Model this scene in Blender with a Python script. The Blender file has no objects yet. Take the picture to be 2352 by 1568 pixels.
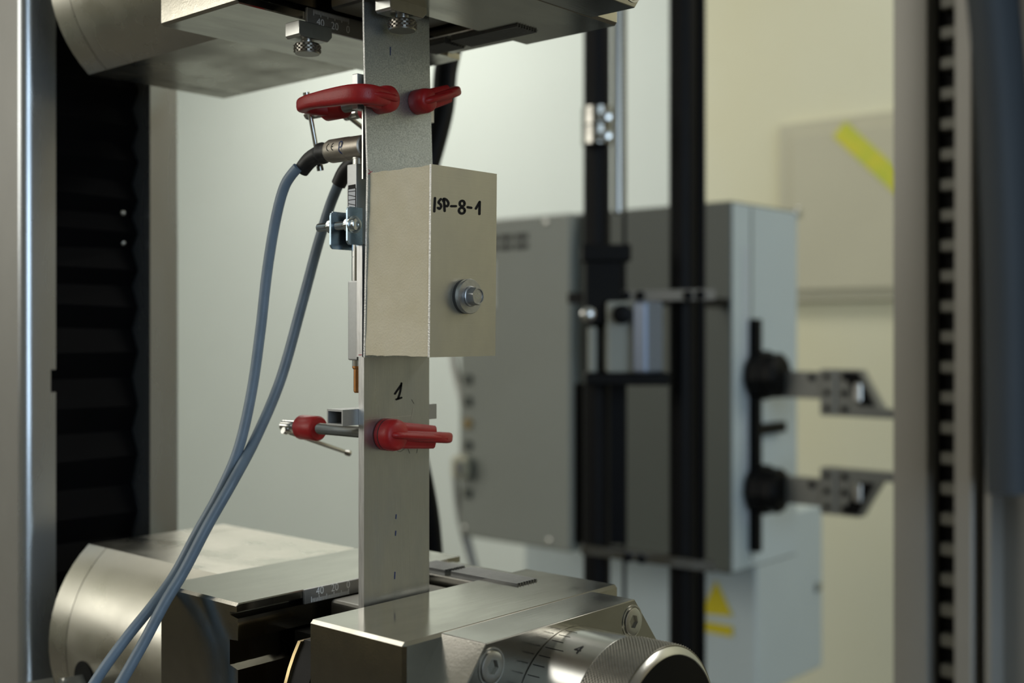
import bpy, bmesh, math, random
from mathutils import Vector, Matrix
random.seed(7)
SC = bpy.context.scene
COL = SC.collection
R = math.radians

# ------------------------------------------------------------------ camera
F_PX, HZ, CX = 2690.0, 760.0, 1176.0          # focal length and horizon row in a 2352 x 1568 frame
_n = math.hypot(2349, 2690)
FX, FY = 2690 / _n, 2349 / _n                  # forward (world x, y)
RX, RY = FY, -FX                               # right
CAM = Vector((-0.4256, -0.4518, 1.35))
def pt(px, py, d):
    """world point seen at pixel (px,py) at depth d metres in front of the lens"""
    a, b = (px - CX) / F_PX, (HZ - py) / F_PX
    return Vector((CAM.x + d * (FX + RX * a), CAM.y + d * (FY + RY * a), CAM.z + d * b))
def pl(px, py, axis, val):
    """world point seen at pixel on the plane axis = val"""
    v = pt(px, py, 1.0) - CAM
    return CAM + v * ((val - CAM[axis]) / v[axis])
cam = bpy.data.cameras.new('camera')
co = bpy.data.objects.new('camera', cam); COL.objects.link(co)
co.location = CAM
fw = Vector((FX, FY, 0))
co.rotation_euler = fw.to_track_quat('-Z', 'Y').to_euler()
cam.sensor_width = 36.0
cam.lens = F_PX / 2352 * 36.0
cam.shift_y = -(784.0 - HZ) / 2352
cam.clip_start = 0.01
cam.dof.use_dof = True
cam.dof.focus_distance = 0.592
cam.dof.aperture_fstop = 5.6
cam.dof.aperture_blades = 9
SC.camera = co

# ------------------------------------------------------------------ light
vs = SC.view_settings
vs.view_transform = 'Standard'; vs.look = 'None'; vs.gamma = 1.0; vs.use_curve_mapping = False
vs.exposure = 0.0
W = bpy.data.worlds.new('world'); SC.world = W; W.use_nodes = True
W.node_tree.nodes['Background'].inputs[0].default_value = (0.6, 0.75, 1.0, 1)
W.node_tree.nodes['Background'].inputs[1].default_value = 0.6
def area(name, loc, target, sx, sy, power, color):
    l = bpy.data.lights.new(name, 'AREA'); l.shape = 'RECTANGLE'; l.size = sx; l.size_y = sy
    l.energy = power; l.color = color
    o = bpy.data.objects.new(name, l); COL.objects.link(o); o.location = loc
    o.rotation_euler = (Vector(target) - Vector(loc)).to_track_quat('-Z', 'Y').to_euler()
    return o
# daylight entering by the windows of the right-hand and rear walls
area('window_daylight_right', (-0.75, -2.93, 1.75), (-0.75, 0, 1.75), 2.3, 1.5, 42, (0.66, 0.83, 1.0))
area('window_daylight_rear', (-2.93, 2.8, 2.32), (0, 2.8, 2.32), 4.6, 1.2, 62, (1.0, 0.95, 0.82))
# ceiling luminaires; the far-corner one is added to brighten reflections in the metal
LAMPS = ((1.75, 2.7, 26), (1.75, 0.5, 7), (1.75, -1.7, 21), (-0.7, 1.75, 8))
for cxx, cyy, p in LAMPS:
    area('ceiling_lamp_light', (cxx, cyy, 2.92), (cxx, cyy, 0), 0.6, 1.4, p, (1.0, 0.97, 0.88))

# ------------------------------------------------------------------ materials
MATS = {}
def mat(name, col, rough=0.5, metal=0.0, noise=0.0, nscale=(20, 20, 20), ndetail=4, rvar=0.0, bump=0.0, bscale=(200, 200, 200),
        col2=None, spec=0.5, coat=0.0, aniso=0.0, blend=0.5, width=0.25):
    if name in MATS: return MATS[name]
    m = bpy.data.materials.new(name); m.use_nodes = True
    nt = m.node_tree; b = nt.nodes['Principled BSDF']
    b.inputs['Base Color'].default_value = (*col, 1); b.inputs['Roughness'].default_value = rough
    b.inputs['Metallic'].default_value = metal; b.inputs['Specular IOR Level'].default_value = spec
    b.inputs['Coat Weight'].default_value = coat; b.inputs['Anisotropic'].default_value = aniso
    tc = nt.nodes.new('ShaderNodeTexCoord')
    def ntex(scale, detail):
        mp = nt.nodes.new('ShaderNodeMapping'); mp.inputs['Scale'].default_value = scale
        nt.links.new(tc.outputs['Object'], mp.inputs[0])
        t = nt.nodes.new('ShaderNodeTexNoise'); t.inputs['Scale'].default_value = 1.0; t.inputs['Detail'].default_value = detail
        nt.links.new(mp.outputs[0], t.inputs['Vector']); return t
    if noise or rvar or col2:
        t = ntex(nscale, ndetail)
        rp = nt.nodes.new('ShaderNodeValToRGB')
        rp.color_ramp.elements[0].position = max(0, blend - width); rp.color_ramp.elements[1].position = min(1, blend + width)
        c2 = col2 or tuple(c * (1 - noise) for c in col)
        rp.color_ramp.elements[0].color = (*c2, 1); rp.color_ramp.elements[1].color = (*col, 1)
        nt.links.new(t.outputs[0], rp.inputs[0]); nt.links.new(rp.outputs[0], b.inputs['Base Color'])
        if rvar:
            mr = nt.nodes.new('ShaderNodeMapRange')
            mr.inputs[1].default_value = 0.3; mr.inputs[2].default_value = 0.7
            mr.inputs[3].default_value = rough + rvar; mr.inputs[4].default_value = rough - rvar
            nt.links.new(t.outputs[0], mr.inputs[0]); nt.links.new(mr.outputs[0], b.inputs['Roughness'])
    if bump:
        t2 = ntex(bscale, 3)
        bp = nt.nodes.new('ShaderNodeBump'); bp.inputs['Strength'].default_value = bump; bp.inputs['Distance'].default_value = 0.0005
        nt.links.new(t2.outputs[0], bp.inputs['Height']); nt.links.new(bp.outputs[0], b.inputs['Normal'])
    MATS[name] = m; return m
STEEL = mat('machined_steel', (0.46, 0.44, 0.385), 0.15, 1, noise=0.36, nscale=(18, 55, 55), ndetail=8, rvar=0.05, bump=0.025, bscale=(60, 900, 900))
STEEL_D = mat('dark_machined_steel', (0.34, 0.33, 0.30), 0.19, 1, noise=0.25, nscale=(25, 25, 60), rvar=0.06, bump=0.05, bscale=(80, 900, 900))
STEEL_J = mat('jaw_steel', (0.16, 0.155, 0.14), 0.38, 1, noise=0.25, nscale=(60, 60, 60), bump=0.08, bscale=(400, 400, 400))
CYL = mat('brushed_cylinder_steel', (0.58, 0.56, 0.49), 0.31, 1, noise=0.26, nscale=(30, 22, 30), ndetail=8, rvar=0.09, bump=0.04, bscale=(200, 1200, 200))
SEAM = mat('seam_black', (0.02, 0.02, 0.018), 0.7)
CHROME = mat('polished_steel', (0.62, 0.62, 0.60), 0.22, 1, noise=0.1, nscale=(100, 100, 100))
SATIN = mat('satin_steel', (0.55, 0.55, 0.52), 0.34, 1, noise=0.12, nscale=(200, 200, 200))
KNURL = mat('knurled_steel', (0.30, 0.285, 0.25), 0.36, 1, noise=0.2, nscale=(300, 300, 300))
BRONZE = mat('bronze_ring', (0.50, 0.38, 0.20), 0.3, 1, noise=0.2, nscale=(60, 60, 60))
COPPER = mat('copper_tip', (0.55, 0.26, 0.10), 0.35, 1, noise=0.2, nscale=(300, 300, 300))
GALV = mat('galvanised_sheet', (0.56, 0.61, 0.63), 0.42, 0.9, nscale=(1500, 1500, 1500), ndetail=3, col2=(0.38, 0.415, 0.43), rvar=0.09, bump=0.12, bscale=(700, 700, 700), width=0.14)
ALU = mat('aluminium_plate', (0.52, 0.545, 0.555), 0.34, 0.95, noise=0.22, nscale=(90, 90, 25), rvar=0.07, bump=0.10, bscale=(2500, 2500, 60))
ALU_E = mat('sawn_aluminium_edge', (0.72, 0.72, 0.71), 0.40, 0.9, noise=0.35, nscale=(900, 900, 60), bump=0.12, bscale=(1500, 1500, 300))
SHEET_E = mat('sheared_sheet_edge', (0.78, 0.78, 0.76), 0.45, 0.6, noise=0.5, nscale=(900, 900, 1400), bump=0.5, bscale=(900, 900, 1500))
FACE = mat('lacquered_facing', (0.58, 0.56, 0.475), 0.36, 0.75, noise=0.14, nscale=(60, 60, 30), rvar=0.05, bump=0.05, bscale=(60, 60, 1200))
FOAM = mat('foam_core', (0.75, 0.685, 0.535), 0.9, 0, noise=0.22, nscale=(60, 60, 90), ndetail=8, bump=0.6, bscale=(900, 900, 900), spec=0.2, col2=(0.68, 0.615, 0.455))
ZINC = mat('zinc_plated_steel', (0.42, 0.54, 0.64), 0.27, 1, noise=0.3, nscale=(120, 120, 120), rvar=0.06)
ZINC_L = mat('bright_zinc', (0.66, 0.70, 0.70), 0.24, 1, noise=0.15, nscale=(300, 300, 300))
SCREW = mat('hardened_screw', (0.50, 0.515, 0.53), 0.40, 1, noise=0.2, nscale=(400, 400, 400), bump=0.08, bscale=(900, 900, 900))
RUBBER = mat('black_rubber', (0.012, 0.012, 0.013), 0.5, 0, noise=0.3, nscale=(40, 40, 40))
RUBBER_G = mat('grey_sealing_rubber', (0.05, 0.055, 0.06), 0.6)
BELLOW = mat('bellows_cloth', (0.0018, 0.002, 0.0028), 0.5, 0, noise=0.3, nscale=(60, 60, 60), spec=0.05)
RED = mat('red_plastic', (0.40, 0.013, 0.015), 0.42, 0, noise=0.18, nscale=(300, 300, 300), bump=0.15, bscale=(1500, 1500, 1500), spec=0.45)
CABLE = mat('grey_cable_sheath', (0.18, 0.24, 0.31), 0.42, 0, noise=0.18, nscale=(120, 120, 120), ndetail=6)
CABLE_SHADED = mat('shaded_grey_cable_sheath', (0.15, 0.20, 0.255), 0.42, 0, noise=0.2, nscale=(120, 120, 120), ndetail=6)  # same sheath, darkened to carry the shade on the second cable
LVDT = mat('bead_blasted_nickel', (0.44, 0.40, 0.345), 0.42, 0.9, noise=0.1, nscale=(800, 800, 800), bump=0.1, bscale=(2500, 2500, 2500))
LVB = mat('anodised_grey', (0.42, 0.43, 0.43), 0.42, 0.75, noise=0.08, nscale=(500, 500, 500))
INK = mat('black_marker_ink', (0.006, 0.006, 0.008), 0.5, spec=0.15)
INKB = mat('blue_marker_ink', (0.012, 0.03, 0.12), 0.45)
INKR = mat('red_marker_ink', (0.45, 0.02, 0.05), 0.5)
ENGR = mat('bright_engraving', (0.85, 0.86, 0.86), 0.5)
LABEL = mat('silver_label_print', (0.55, 0.57, 0.62), 0.4)
ANOD = mat('column_aluminium', (0.50, 0.525, 0.54), 0.27, 0.85, noise=0.10, nscale=(30, 30, 8), rvar=0.05, bump=0.05, bscale=(900, 900, 20))
COLF = mat('column_paint', (0.27, 0.26, 0.235), 0.45, 0.25, noise=0.08, nscale=(30, 30, 30))
WHITE = mat('wall_paint', (0.68, 0.735, 0.70), 0.9, 0, noise=0.03, nscale=(3, 3, 3), bump=0.1, bscale=(150, 150, 150), spec=0.2)
CREAM = mat('cream_wall_paint', (0.66, 0.63, 0.44), 0.9, 0, nscale=(1.6, 1.6, 1.2), col2=(0.69, 0.69, 0.55), bump=0.1, bscale=(150, 150, 150), spec=0.2)
PANEL = mat('beige_panel_enamel', (0.50, 0.48, 0.36), 0.6, 0, noise=0.05, nscale=(4, 4, 4))
GREYBOX = mat('grey_enamel', (0.235, 0.25, 0.225), 0.5, 0, noise=0.06, nscale=(6, 6, 6))
DARKBOX = mat('slate_and_shade_enamel', (0.065, 0.073, 0.062), 0.5, 0, noise=0.08, nscale=(6, 6, 6))
BLUEBOX = mat('pale_blue_enamel', (0.50, 0.57, 0.58), 0.5, 0, noise=0.05, nscale=(6, 6, 6))
BLACK = mat('black_anodised', (0.0035, 0.0035, 0.004), 0.5, 0.0, noise=0.2, nscale=(40, 40, 40), spec=0.12)
BLACK2 = mat('black_plastic', (0.003, 0.003, 0.003), 0.5, spec=0.12)
TOOTH = mat('rack_tooth_metal', (0.12, 0.118, 0.10), 0.5, 0.3)
ARM = mat('dark_grey_anodised', (0.20, 0.20, 0.18), 0.45, 0.4, noise=0.1, nscale=(100, 100, 100))
YEL = mat('yellow_film', (0.62, 0.55, 0.02), 0.5, 0, nscale=(18, 18, 18), col2=(0.42, 0.52, 0.03))
YELS = mat('yellow_sign', (0.62, 0.50, 0.01), 0.5)
TAN = mat('tan_wall_paint', (0.30, 0.25, 0.17), 0.9)
FLOORM = mat('floor_screed', (0.10, 0.092, 0.08), 0.6, 0, noise=0.15, nscale=(4, 4, 4))
CEILM = mat('ceiling_paint', (0.66, 0.66, 0.60), 0.9)
WOODB = mat('door_brown', (0.16, 0.10, 0.055), 0.5, 0, noise=0.3, nscale=(3, 3, 30))
HOUS = mat('blue_grey_housing', (0.046, 0.053, 0.060), 0.65, 0, noise=0.1, nscale=(20, 20, 20), spec=0.2)

GAP_DARK = mat('gap_dark_steel', (0.010, 0.009, 0.008), 0.5, 0.0, noise=0.2, nscale=(60, 60, 60), spec=0.15)  # carrier blackened to stand for the shaded gap between the grip blocks
RULER = mat('ruler_steel', (0.36, 0.36, 0.36), 0.35, 0.8)
RIBM = mat('ribbed_grey_metal', (0.17, 0.175, 0.175), 0.4, 0.8, noise=0.2, nscale=(200, 200, 200))
WHT = mat('white_cable_sheath', (0.62, 0.62, 0.60), 0.5)
# ------------------------------------------------------------------ builders
WLOC = {}
def place(o, parent=None, loc=None):
    COL.objects.link(o)
    base = Vector((0, 0, 0))
    if parent is not None:
        o.parent = parent; base = WLOC[parent.name]
    loc = Vector(loc) if loc is not None else Vector((0, 0, 0))
    o.location = loc - base
    WLOC[o.name] = loc
    return o
def meta(o, label=None, cat=None, group=None, kind=None):
    if label: o['label'] = label
    if cat: o['category'] = cat
    if group: o['group'] = group
    if kind: o['kind'] = kind
    return o
def thing(name, loc, label, cat, group=None):
    o = bpy.data.objects.new(name, None); o.empty_display_size = 0.02
    place(o, None, loc); return meta(o, label, cat, group)
def fin(name, bm, m, parent=None, smooth=35, label=None, cat=None, group=None, kind=None, mats=None, M=None, wn=False):
    if M is not None: bmesh.ops.transform(bm, matrix=M, verts=bm.verts)
    bmesh.ops.recalc_face_normals(bm, faces=bm.faces)
    vsn = [v.co for v in bm.verts]
    lo = Vector([min(v[i] for v in vsn) for i in range(3)]); hi = Vector([max(v[i] for v in vsn) for i in range(3)])
    c = (lo + hi) / 2
    if parent is None: c.z = lo.z
    bmesh.ops.translate(bm, vec=-c, verts=bm.verts)
    me = bpy.data.meshes.new(name); bm.to_mesh(me); bm.free()
    for mm in (mats or [m]): me.materials.append(mm)
    if smooth:
        me.shade_smooth(); me.set_sharp_from_angle(angle=R(smooth))
    o = bpy.data.objects.new(name, me)
    if smooth and wn:
        w_ = o.modifiers.new('weighted_normal', 'WEIGHTED_NORMAL'); w_.keep_sharp = True; w_.weight = 90
    place(o, parent, c)
    return meta(o, label, cat, group, kind)
def bbox(bm, lo, hi, bev=0.0, seg=1):
    r = bmesh.ops.create_cube(bm, size=1.0)
    vv = r['verts']
    lo, hi = Vector(lo), Vector(hi)
    for v in vv:
        v.co = Vector([lo[i] + (v.co[i] + 0.5) * (hi[i] - lo[i]) for i in range(3)])
    if bev:
        ed = list({e for v in vv for e in v.link_edges})
        bmesh.ops.bevel(bm, geom=ed, offset=bev, segments=seg, affect='EDGES', profile=0.6)
def box(name, lo, hi, m, parent=None, bev=0.0, seg=1, **k):
    bm = bmesh.new(); bbox(bm, lo, hi, bev, seg); return fin(name, bm, m, parent, wn=True, **k)
AX = {'x': (Vector((0, 1, 0)), Vector((0, 0, 1)), Vector((1, 0, 0))), 'y': (Vector((1, 0, 0)), Vector((0, 0, 1)), Vector((0, 1, 0))), 'z': (Vector((1, 0, 0)), Vector((0, 1, 0)), Vector((0, 0, 1)))}
def frame_of(axis):
    if isinstance(axis, str): return AX[axis]
    a = Vector(axis).normalized(); u = a.orthogonal().normalized(); return (u, a.cross(u), a)
def blathe(bm, org, axis, prof, seg=32, rfun=None, caps=True):
    """prof: list of (t along axis, radius). rfun(theta, t, r)->r"""
    u, v, a = frame_of(axis); org = Vector(org); rings = []
    for t, r in prof:
        ring = []
        for k in range(seg):
            th = 2 * math.pi * k / seg; rr = rfun(th, t, r) if rfun else r
            ring.append(bm.verts.new(org + a * t + (u * math.cos(th) + v * math.sin(th)) * rr))
        rings.append(ring)
    for i in range(len(rings) - 1):
        for k in range(seg):
            bm.faces.new((rings[i][k], rings[i][(k + 1) % seg], rings[i + 1][(k + 1) % seg], rings[i + 1][k]))
    if caps:
        bm.faces.new(rings[0]); bm.faces.new(rings[-1])
def lathe(name, org, axis, prof, m, parent=None, seg=32, rfun=None, **k):
    bm = bmesh.new(); blathe(bm, org, axis, prof, seg, rfun); return fin(name, bm, m, parent, **k)
def bprism(bm, poly, axis, lo, hi, bev=0.0):
    """poly 2D in the two other axes (x:(y,z), y:(x,z), z:(x,y))"""
    def P(a, b, t): return {'x': (t, a, b), 'y': (a, t, b), 'z': (a, b, t)}[axis]
    v0 = [bm.verts.new(P(a, b, lo)) for a, b in poly]; v1 = [bm.verts.new(P(a, b, hi)) for a, b in poly]
    n = len(poly); fs = [bm.faces.new(v0), bm.faces.new(v1)]
    for i in range(n): fs.append(bm.faces.new((v0[i], v0[(i + 1) % n], v1[(i + 1) % n], v1[i])))
    if bev:
        ed = list({e for f in fs for e in f.edges})
        bmesh.ops.bevel(bm, geom=ed, offset=bev, segments=1, affect='EDGES')
def prism(name, poly, axis, lo, hi, m, parent=None, bev=0.0, **k):
    bm = bmesh.new(); bprism(bm, poly, axis, lo, hi, bev); return fin(name, bm, m, parent, wn=True, **k)
def smooth_path(pts, n=8):
    pts = [Vector(p) for p in pts]; out = []
    for i in range(len(pts) - 1):
        p0 = pts[max(i - 1, 0)]; p1 = pts[i]; p2 = pts[i + 1]; p3 = pts[min(i + 2, len(pts) - 1)]
        for k in range(n):
            t = k / n
            out.append(0.5 * ((2 * p1) + (p2 - p0) * t + (2 * p0 - 5 * p1 + 4 * p2 - p3) * t * t + (3 * p1 - p0 - 3 * p2 + p3) * t ** 3))
    out.append(pts[-1]); return out
def btube(bm, path, r, seg=16, rz=None, up=None, sq=1.0):
    """sweep; r may be a function of s in 0..1; rz: second half-axis along `up`; sq<1 squares the section"""
    n = len(path); rings = []
    upv = Vector(up) if up else None; prev = None
    for i, p in enumerate(path):
        t = (path[min(i + 1, n - 1)] - path[max(i - 1, 0)]).normalized()
        if upv is not None: b = (upv - t * upv.dot(t)).normalized(); a = t.cross(b)
        else:
            if prev is None: prev = t.orthogonal().normalized()
            a = (prev - t * prev.dot(t)).normalized(); prev = a; b = t.cross(a)
        s = i / (n - 1); ra = r(s) if callable(r) else r
        rb = ra if rz is None else (rz(s) if callable(rz) else rz)
        ring = []
        for k in range(seg):
            th = 2 * math.pi * (k + 0.5) / seg; c, q = math.cos(th), math.sin(th)
            c = math.copysign(abs(c) ** sq, c); q = math.copysign(abs(q) ** sq, q)
            ring.append(bm.verts.new(p + a * (ra * c) + b * (rb * q)))
        rings.append(ring)
    for i in range(n - 1):
        for k in range(seg): bm.faces.new((rings[i][k], rings[i][(k + 1) % seg], rings[i + 1][(k + 1) % seg], rings[i + 1][k]))
    bm.faces.new(rings[0]); bm.faces.new(rings[-1])
def tube(name, path, r, m, parent=None, seg=16, rz=None, up=None, sq=1.0, **k):
    bm = bmesh.new(); btube(bm, path, r, seg, rz, up, sq); return fin(name, bm, m, parent, smooth=k.pop('smooth', 60), **k)
def bstroke(bm, pts, w, P, n=5):
    """flat marker stroke; pts 2D, P maps (a,b)->Vector"""
    p = smooth_path([(a, b, 0) for a, b in pts], n) if len(pts) > 2 else [Vector((a, b, 0)) for a, b in pts]
    q = [p[0]]
    for c in p[1:]:
        if (c - q[-1]).length > w * 0.02: q.append(c)
    p = q; L = []; Rr = []; n_ = len(p)
    for i in range(n_):
        d = (p[min(i + 1, n_ - 1)] - p[max(i - 1, 0)]).normalized()
        nr = Vector((-d.y, d.x, 0)) * (w / 2)
        L.append(bm.verts.new(P(p[i].x + nr.x, p[i].y + nr.y))); Rr.append(bm.verts.new(P(p[i].x - nr.x, p[i].y - nr.y)))
    for i in range(n_ - 1): bm.faces.new((L[i], L[i + 1], Rr[i + 1], Rr[i]))
    for e, s_ in ((0, -1), (n_ - 1, 1)):
        d = (p[1] - p[0]) if e == 0 else (p[-1] - p[-2])
        a0 = math.atan2(d.y, d.x) * 1.0
        arc = [bm.verts.new(P(p[e].x + w / 2 * math.cos(a0 + s_ * 0 + math.pi * (0.5 - k / 6) + (math.pi if s_ < 0 else 0)), p[e].y + w / 2 * math.sin(a0 + math.pi * (0.5 - k / 6) + (math.pi if s_ < 0 else 0)))) for k in range(1, 6)]
        a, b = (L[e], Rr[e]) if s_ > 0 else (Rr[e], L[e])
        bm.faces.new([a] + arc + [b])
def strokes(name, lines, w, P, m, parent, label=None, n=5):
    bm = bmesh.new()
    for l in lines: bstroke(bm, l, w, P, n)
    return fin(name, bm, m, parent, smooth=0, label=label)
def font_mesh(text, size):
    cu = bpy.data.curves.new('t', 'FONT'); cu.body = text; cu.size = size; cu.align_x = 'CENTER'; cu.align_y = 'CENTER'; cu.resolution_u = 3
    o = bpy.data.objects.new('t', cu); COL.objects.link(o)
    dg = bpy.context.evaluated_depsgraph_get(); me = bpy.data.meshes.new_from_object(o.evaluated_get(dg))
    bm = bmesh.new(); bm.from_mesh(me)
    bpy.data.objects.remove(o); bpy.data.meshes.remove(me); bpy.data.curves.remove(cu); return bm
def text(name, s, size, M, m, parent, sx=1.0):
    bm = font_mesh(s, size)
    bmesh.ops.scale(bm, vec=(sx, 1, 1), verts=bm.verts)
    return fin(name, bm, m, parent, smooth=0, M=M)
def MXZ(x, y, z):   # text standing in the x-z plane, read from -y
    return Matrix(((1, 0, 0, x), (0, 0, -1, y), (0, 1, 0, z), (0, 0, 0, 1)))
def hexr(af):       # radius function of a hexagon with across-flats af
    def f(th, t, r):
        k = (th % (math.pi / 3)) - math.pi / 6
        return min(r, af / 2 / math.cos(k)) if r > 0 else r
    return f
def knurled(name, org, axis, t0, t1, r, m, parent, nt=48, nz=9, amp=0.0004, ch=0.0006):
    seg = nt * 4; prof = [(t0, r - ch)]
    nzz = nz * 4
    for i in range(nzz + 1): prof.append((t0 + ch + (t1 - t0 - 2 * ch) * i / nzz, r))
    prof.append((t1, r - ch))
    cnt = [0]
    u, v, a = frame_of(axis); bm = bmesh.new(); rings = []; org = Vector(org)
    for i, (t, rr) in enumerate(prof):
        ring = []
        for k in range(seg):
            q = rr + (amp if (i % 2 == 0 and k % 2 == 0 and (i // 2 + k // 2) % 2 == 0) else -amp) * (0 if i in (0, len(prof) - 1) else 1)
            th = 2 * math.pi * k / seg
            ring.append(bm.verts.new(org + a * t + (u * math.cos(th) + v * math.sin(th)) * q))
        rings.append(ring)
    for i in range(len(rings) - 1):
        for k in range(seg): bm.faces.new((rings[i][k], rings[i][(k + 1) % seg], rings[i + 1][(k + 1) % seg], rings[i + 1][k]))
    bm.faces.new(rings[0]); bm.faces.new(rings[-1])
    return fin(name, bm, m, parent, smooth=10)
def thread_prof(t0, t1, r, pitch, depth):
    n = max(2, int(abs(t1 - t0) / pitch)); pr = []
    for i in range(n):
        a = t0 + (t1 - t0) * i / n; b = t0 + (t1 - t0) * (i + 0.5) / n
        pr += [(a, r - depth), (b, r)]
    pr.append((t1, r - depth)); return pr
def socket_screw(name, org, axis, r, h, m, parent, hexaf=None, dark=None):
    """socket head cap: cylinder with a real hexagon recess; axis points outward, org at seat"""
    hexaf = hexaf or r * 1.0
    u, v, a = frame_of(axis); bm = bmesh.new(); org = Vector(org); seg = 36
    hx = hexr(hexaf)
    def ring(t, f): return [bm.verts.new(org + a * t + (u * math.cos(2 * math.pi * k / seg) + v * math.sin(2 * math.pi * k / seg)) * f(2 * math.pi * k / seg)) for k in range(seg)]
    rings = [ring(0, lambda t: r), ring(h * 0.9, lambda t: r), ring(h, lambda t: r * 0.92),
             ring(h, lambda t: hx(t, 0, 9)), ring(h * 0.35, lambda t: hx(t, 0, 9))]
    for i in range(4):
        for k in range(seg): bm.faces.new((rings[i][k], rings[i][(k + 1) % seg], rings[i + 1][(k + 1) % seg], rings[i + 1][k]))
    bm.faces.new(rings[0]); bm.faces.new(rings[-1])
    return fin(name, bm, m, parent)
def copies(proto, offsets, parent):
    base = WLOC[parent.name]; w = WLOC[proto.name]
    for d in offsets:
        c = proto.copy(); COL.objects.link(c); c.parent = parent; c.location = w + Vector(d) - base; WLOC[c.name] = w + Vector(d)

# ------------------------------------------------------------------ room shell
XW = 2.6
box('floor', (-3.1, -3.1, -0.1), (XW + 0.1, 5.6, 0.0), FLOORM, kind='structure')
box('ceiling', (-3.1, -3.1, 3.0), (XW + 0.1, 5.6, 3.1), CEILM, kind='structure')
YS = 1.48                                     # where the white wall gives way to the cream one
box('wall_back', (XW, YS, 0), (XW + 0.1, 5.6, 3.0), WHITE, kind='structure')
box('wall_back_cream', (XW, -3.1, 0), (XW + 0.1, YS, 3.0), CREAM, kind='structure')
box('wall_left', (-3.1, 5.5, 0), (XW, 5.6, 3.0), WHITE, kind='structure')
def wall_with_hole(name, axis, at0, at1, a0, a1, h0, h1, z0, z1, m):
    bm = bmesh.new()
    def B(p, q, r, s):
        if axis == 'y': bbox(bm, (p, at0, r), (q, at1, s))
        else: bbox(bm, (at0, p, r), (at1, q, s))
    B(a0, a1, 0, z0); B(a0, a1, z1, 3.0); B(a0, h0, z0, z1); B(h1, a1, z0, z1)
    fin(name, bm, m, kind='structure', smooth=0)
wall_with_hole('wall_right', 'y', -3.1, -3.0, -3.0, XW, -1.95, 0.45, 0.95, 2.55, TAN)
wall_with_hole('wall_rear', 'x', -3.1, -3.0, -3.1, 5.6, 0.4, 5.2, 1.65, 2.95, TAN)
GLASS = mat('window_glass', (0.95, 0.97, 0.98), 0.02)
GLASS.node_tree.nodes['Principled BSDF'].inputs['Transmission Weight'].default_value = 1.0
for nm, axis, c, h0, h1, z0, z1 in (('window_1', 'y', -3.05, -1.95, 0.45, 0.95, 2.55), ('window_2', 'x', -3.05, 0.4, 5.2, 1.65, 2.95)):
    bm = bmesh.new(); t = 0.05
    for p, q, r, s in ((h0, h1, z0, z0 + t), (h0, h1, z1 - t, z1), (h0, h0 + t, z0 + t, z1 - t), (h1 - t, h1, z0 + t, z1 - t), ((h0 + h1) / 2 - .03, (h0 + h1) / 2 + .03, z0 + t, z1 - t)):
        if axis == 'y': bbox(bm, (p, c - .03, r), (q, c + .03, s))
        else: bbox(bm, (c - .03, p, r), (c + .03, q, s))
    w = fin(nm, bm, CEILM, kind='structure', smooth=0)
    for p, q in ((h0 + t, (h0 + h1) / 2 - .03), ((h0 + h1) / 2 + .03, h1 - t)):
        if axis == 'y': box('pane', (p, c - .004, z0 + t), (q, c + .004, z1 - t), GLASS, w)
        else: box('pane', (c - .004, p, z0 + t), (c + .004, q, z1 - t), GLASS, w)
for (cxx, cyy, _p), wh in zip(LAMPS, ('above the white back wall', 'above the electrical panel', 'added in the far cream corner to brighten the metal reflections', 'midway between the testing machine and the rear window')):
    tt = thing('ceiling_lamp', (cxx, cyy, 2.92), 'white rectangular ceiling luminaire ' + wh, 'ceiling lamp', 'ceiling luminaires')
    box('housing', (cxx - .32, cyy - .72, 2.935), (cxx + .32, cyy + .72, 3.0), CEILM, tt)

# ------------------------------------------------------------------ testing machine frame
fr = thing('testing_machine_frame', (0.02, 0.0, 0.0), 'floor-standing testing machine frame with aluminium columns and black bellows', 'machine')
box('base_cabinet', (-0.16, -0.46, 0.0), (0.22, 0.50, 0.93), COLF, fr, bev=0.01)
box('base_table', (-0.20, -0.48, 0.93), (0.26, 0.52, 0.99), STEEL_D, fr, bev=0.004)
box('crosshead', (-0.09, -0.285, 1.70), (0.12, 0.312, 1.86), COLF, fr, bev=0.006)
box('top_beam', (-0.08, -0.44, 2.16), (0.11, 0.47, 2.26), COLF, fr, bev=0.006)
# left column: C profile open towards the specimen, rounded outer corner, small notch in the slot lip
y0 = 0.315; ZB, ZT = 0.99, 2.16
def arcp(cx_, cy_, r, a0, a1, n=6): return [(cx_ + r * math.cos(R(a0 + (a1 - a0) * i / n)), cy_ + r * math.sin(R(a0 + (a1 - a0) * i / n))) for i in range(n + 1)]
prof = arcp(-0.0410, y0 + 0.008, 0.008, 180, 270) + [(-0.0285, y0), (-0.0285, y0 + .07), (0.048, y0 + .07), (0.048, y0)] + [(0.0705, y0), (0.073, y0 + .0025)] + [(0.073, y0 + .14), (-0.049, y0 + .14)]
bm = bmesh.new(); bprism(bm, prof, 'z', ZB, ZT)
bbox(bm, (-0.0285, y0, ZB), (-0.0248, y0 + .012, 1.308), 0.0); bbox(bm, (-0.0285, y0, 1.3235), (-0.0248, y0 + .012, ZT), 0.0)
for fc in bm.faces:
    fc.normal_update()
bmesh.ops.recalc_face_normals(bm, faces=bm.faces)
for fc in bm.faces: fc.material_index = 1 if fc.normal.x < -.97 and fc.calc_center_median().x < -.045 else 0
lc = fin('column', bm, ANOD, fr, mats=[ANOD, COLF], label='aluminium column with rounded corner and a chipped notch in its slot lip')
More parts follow.
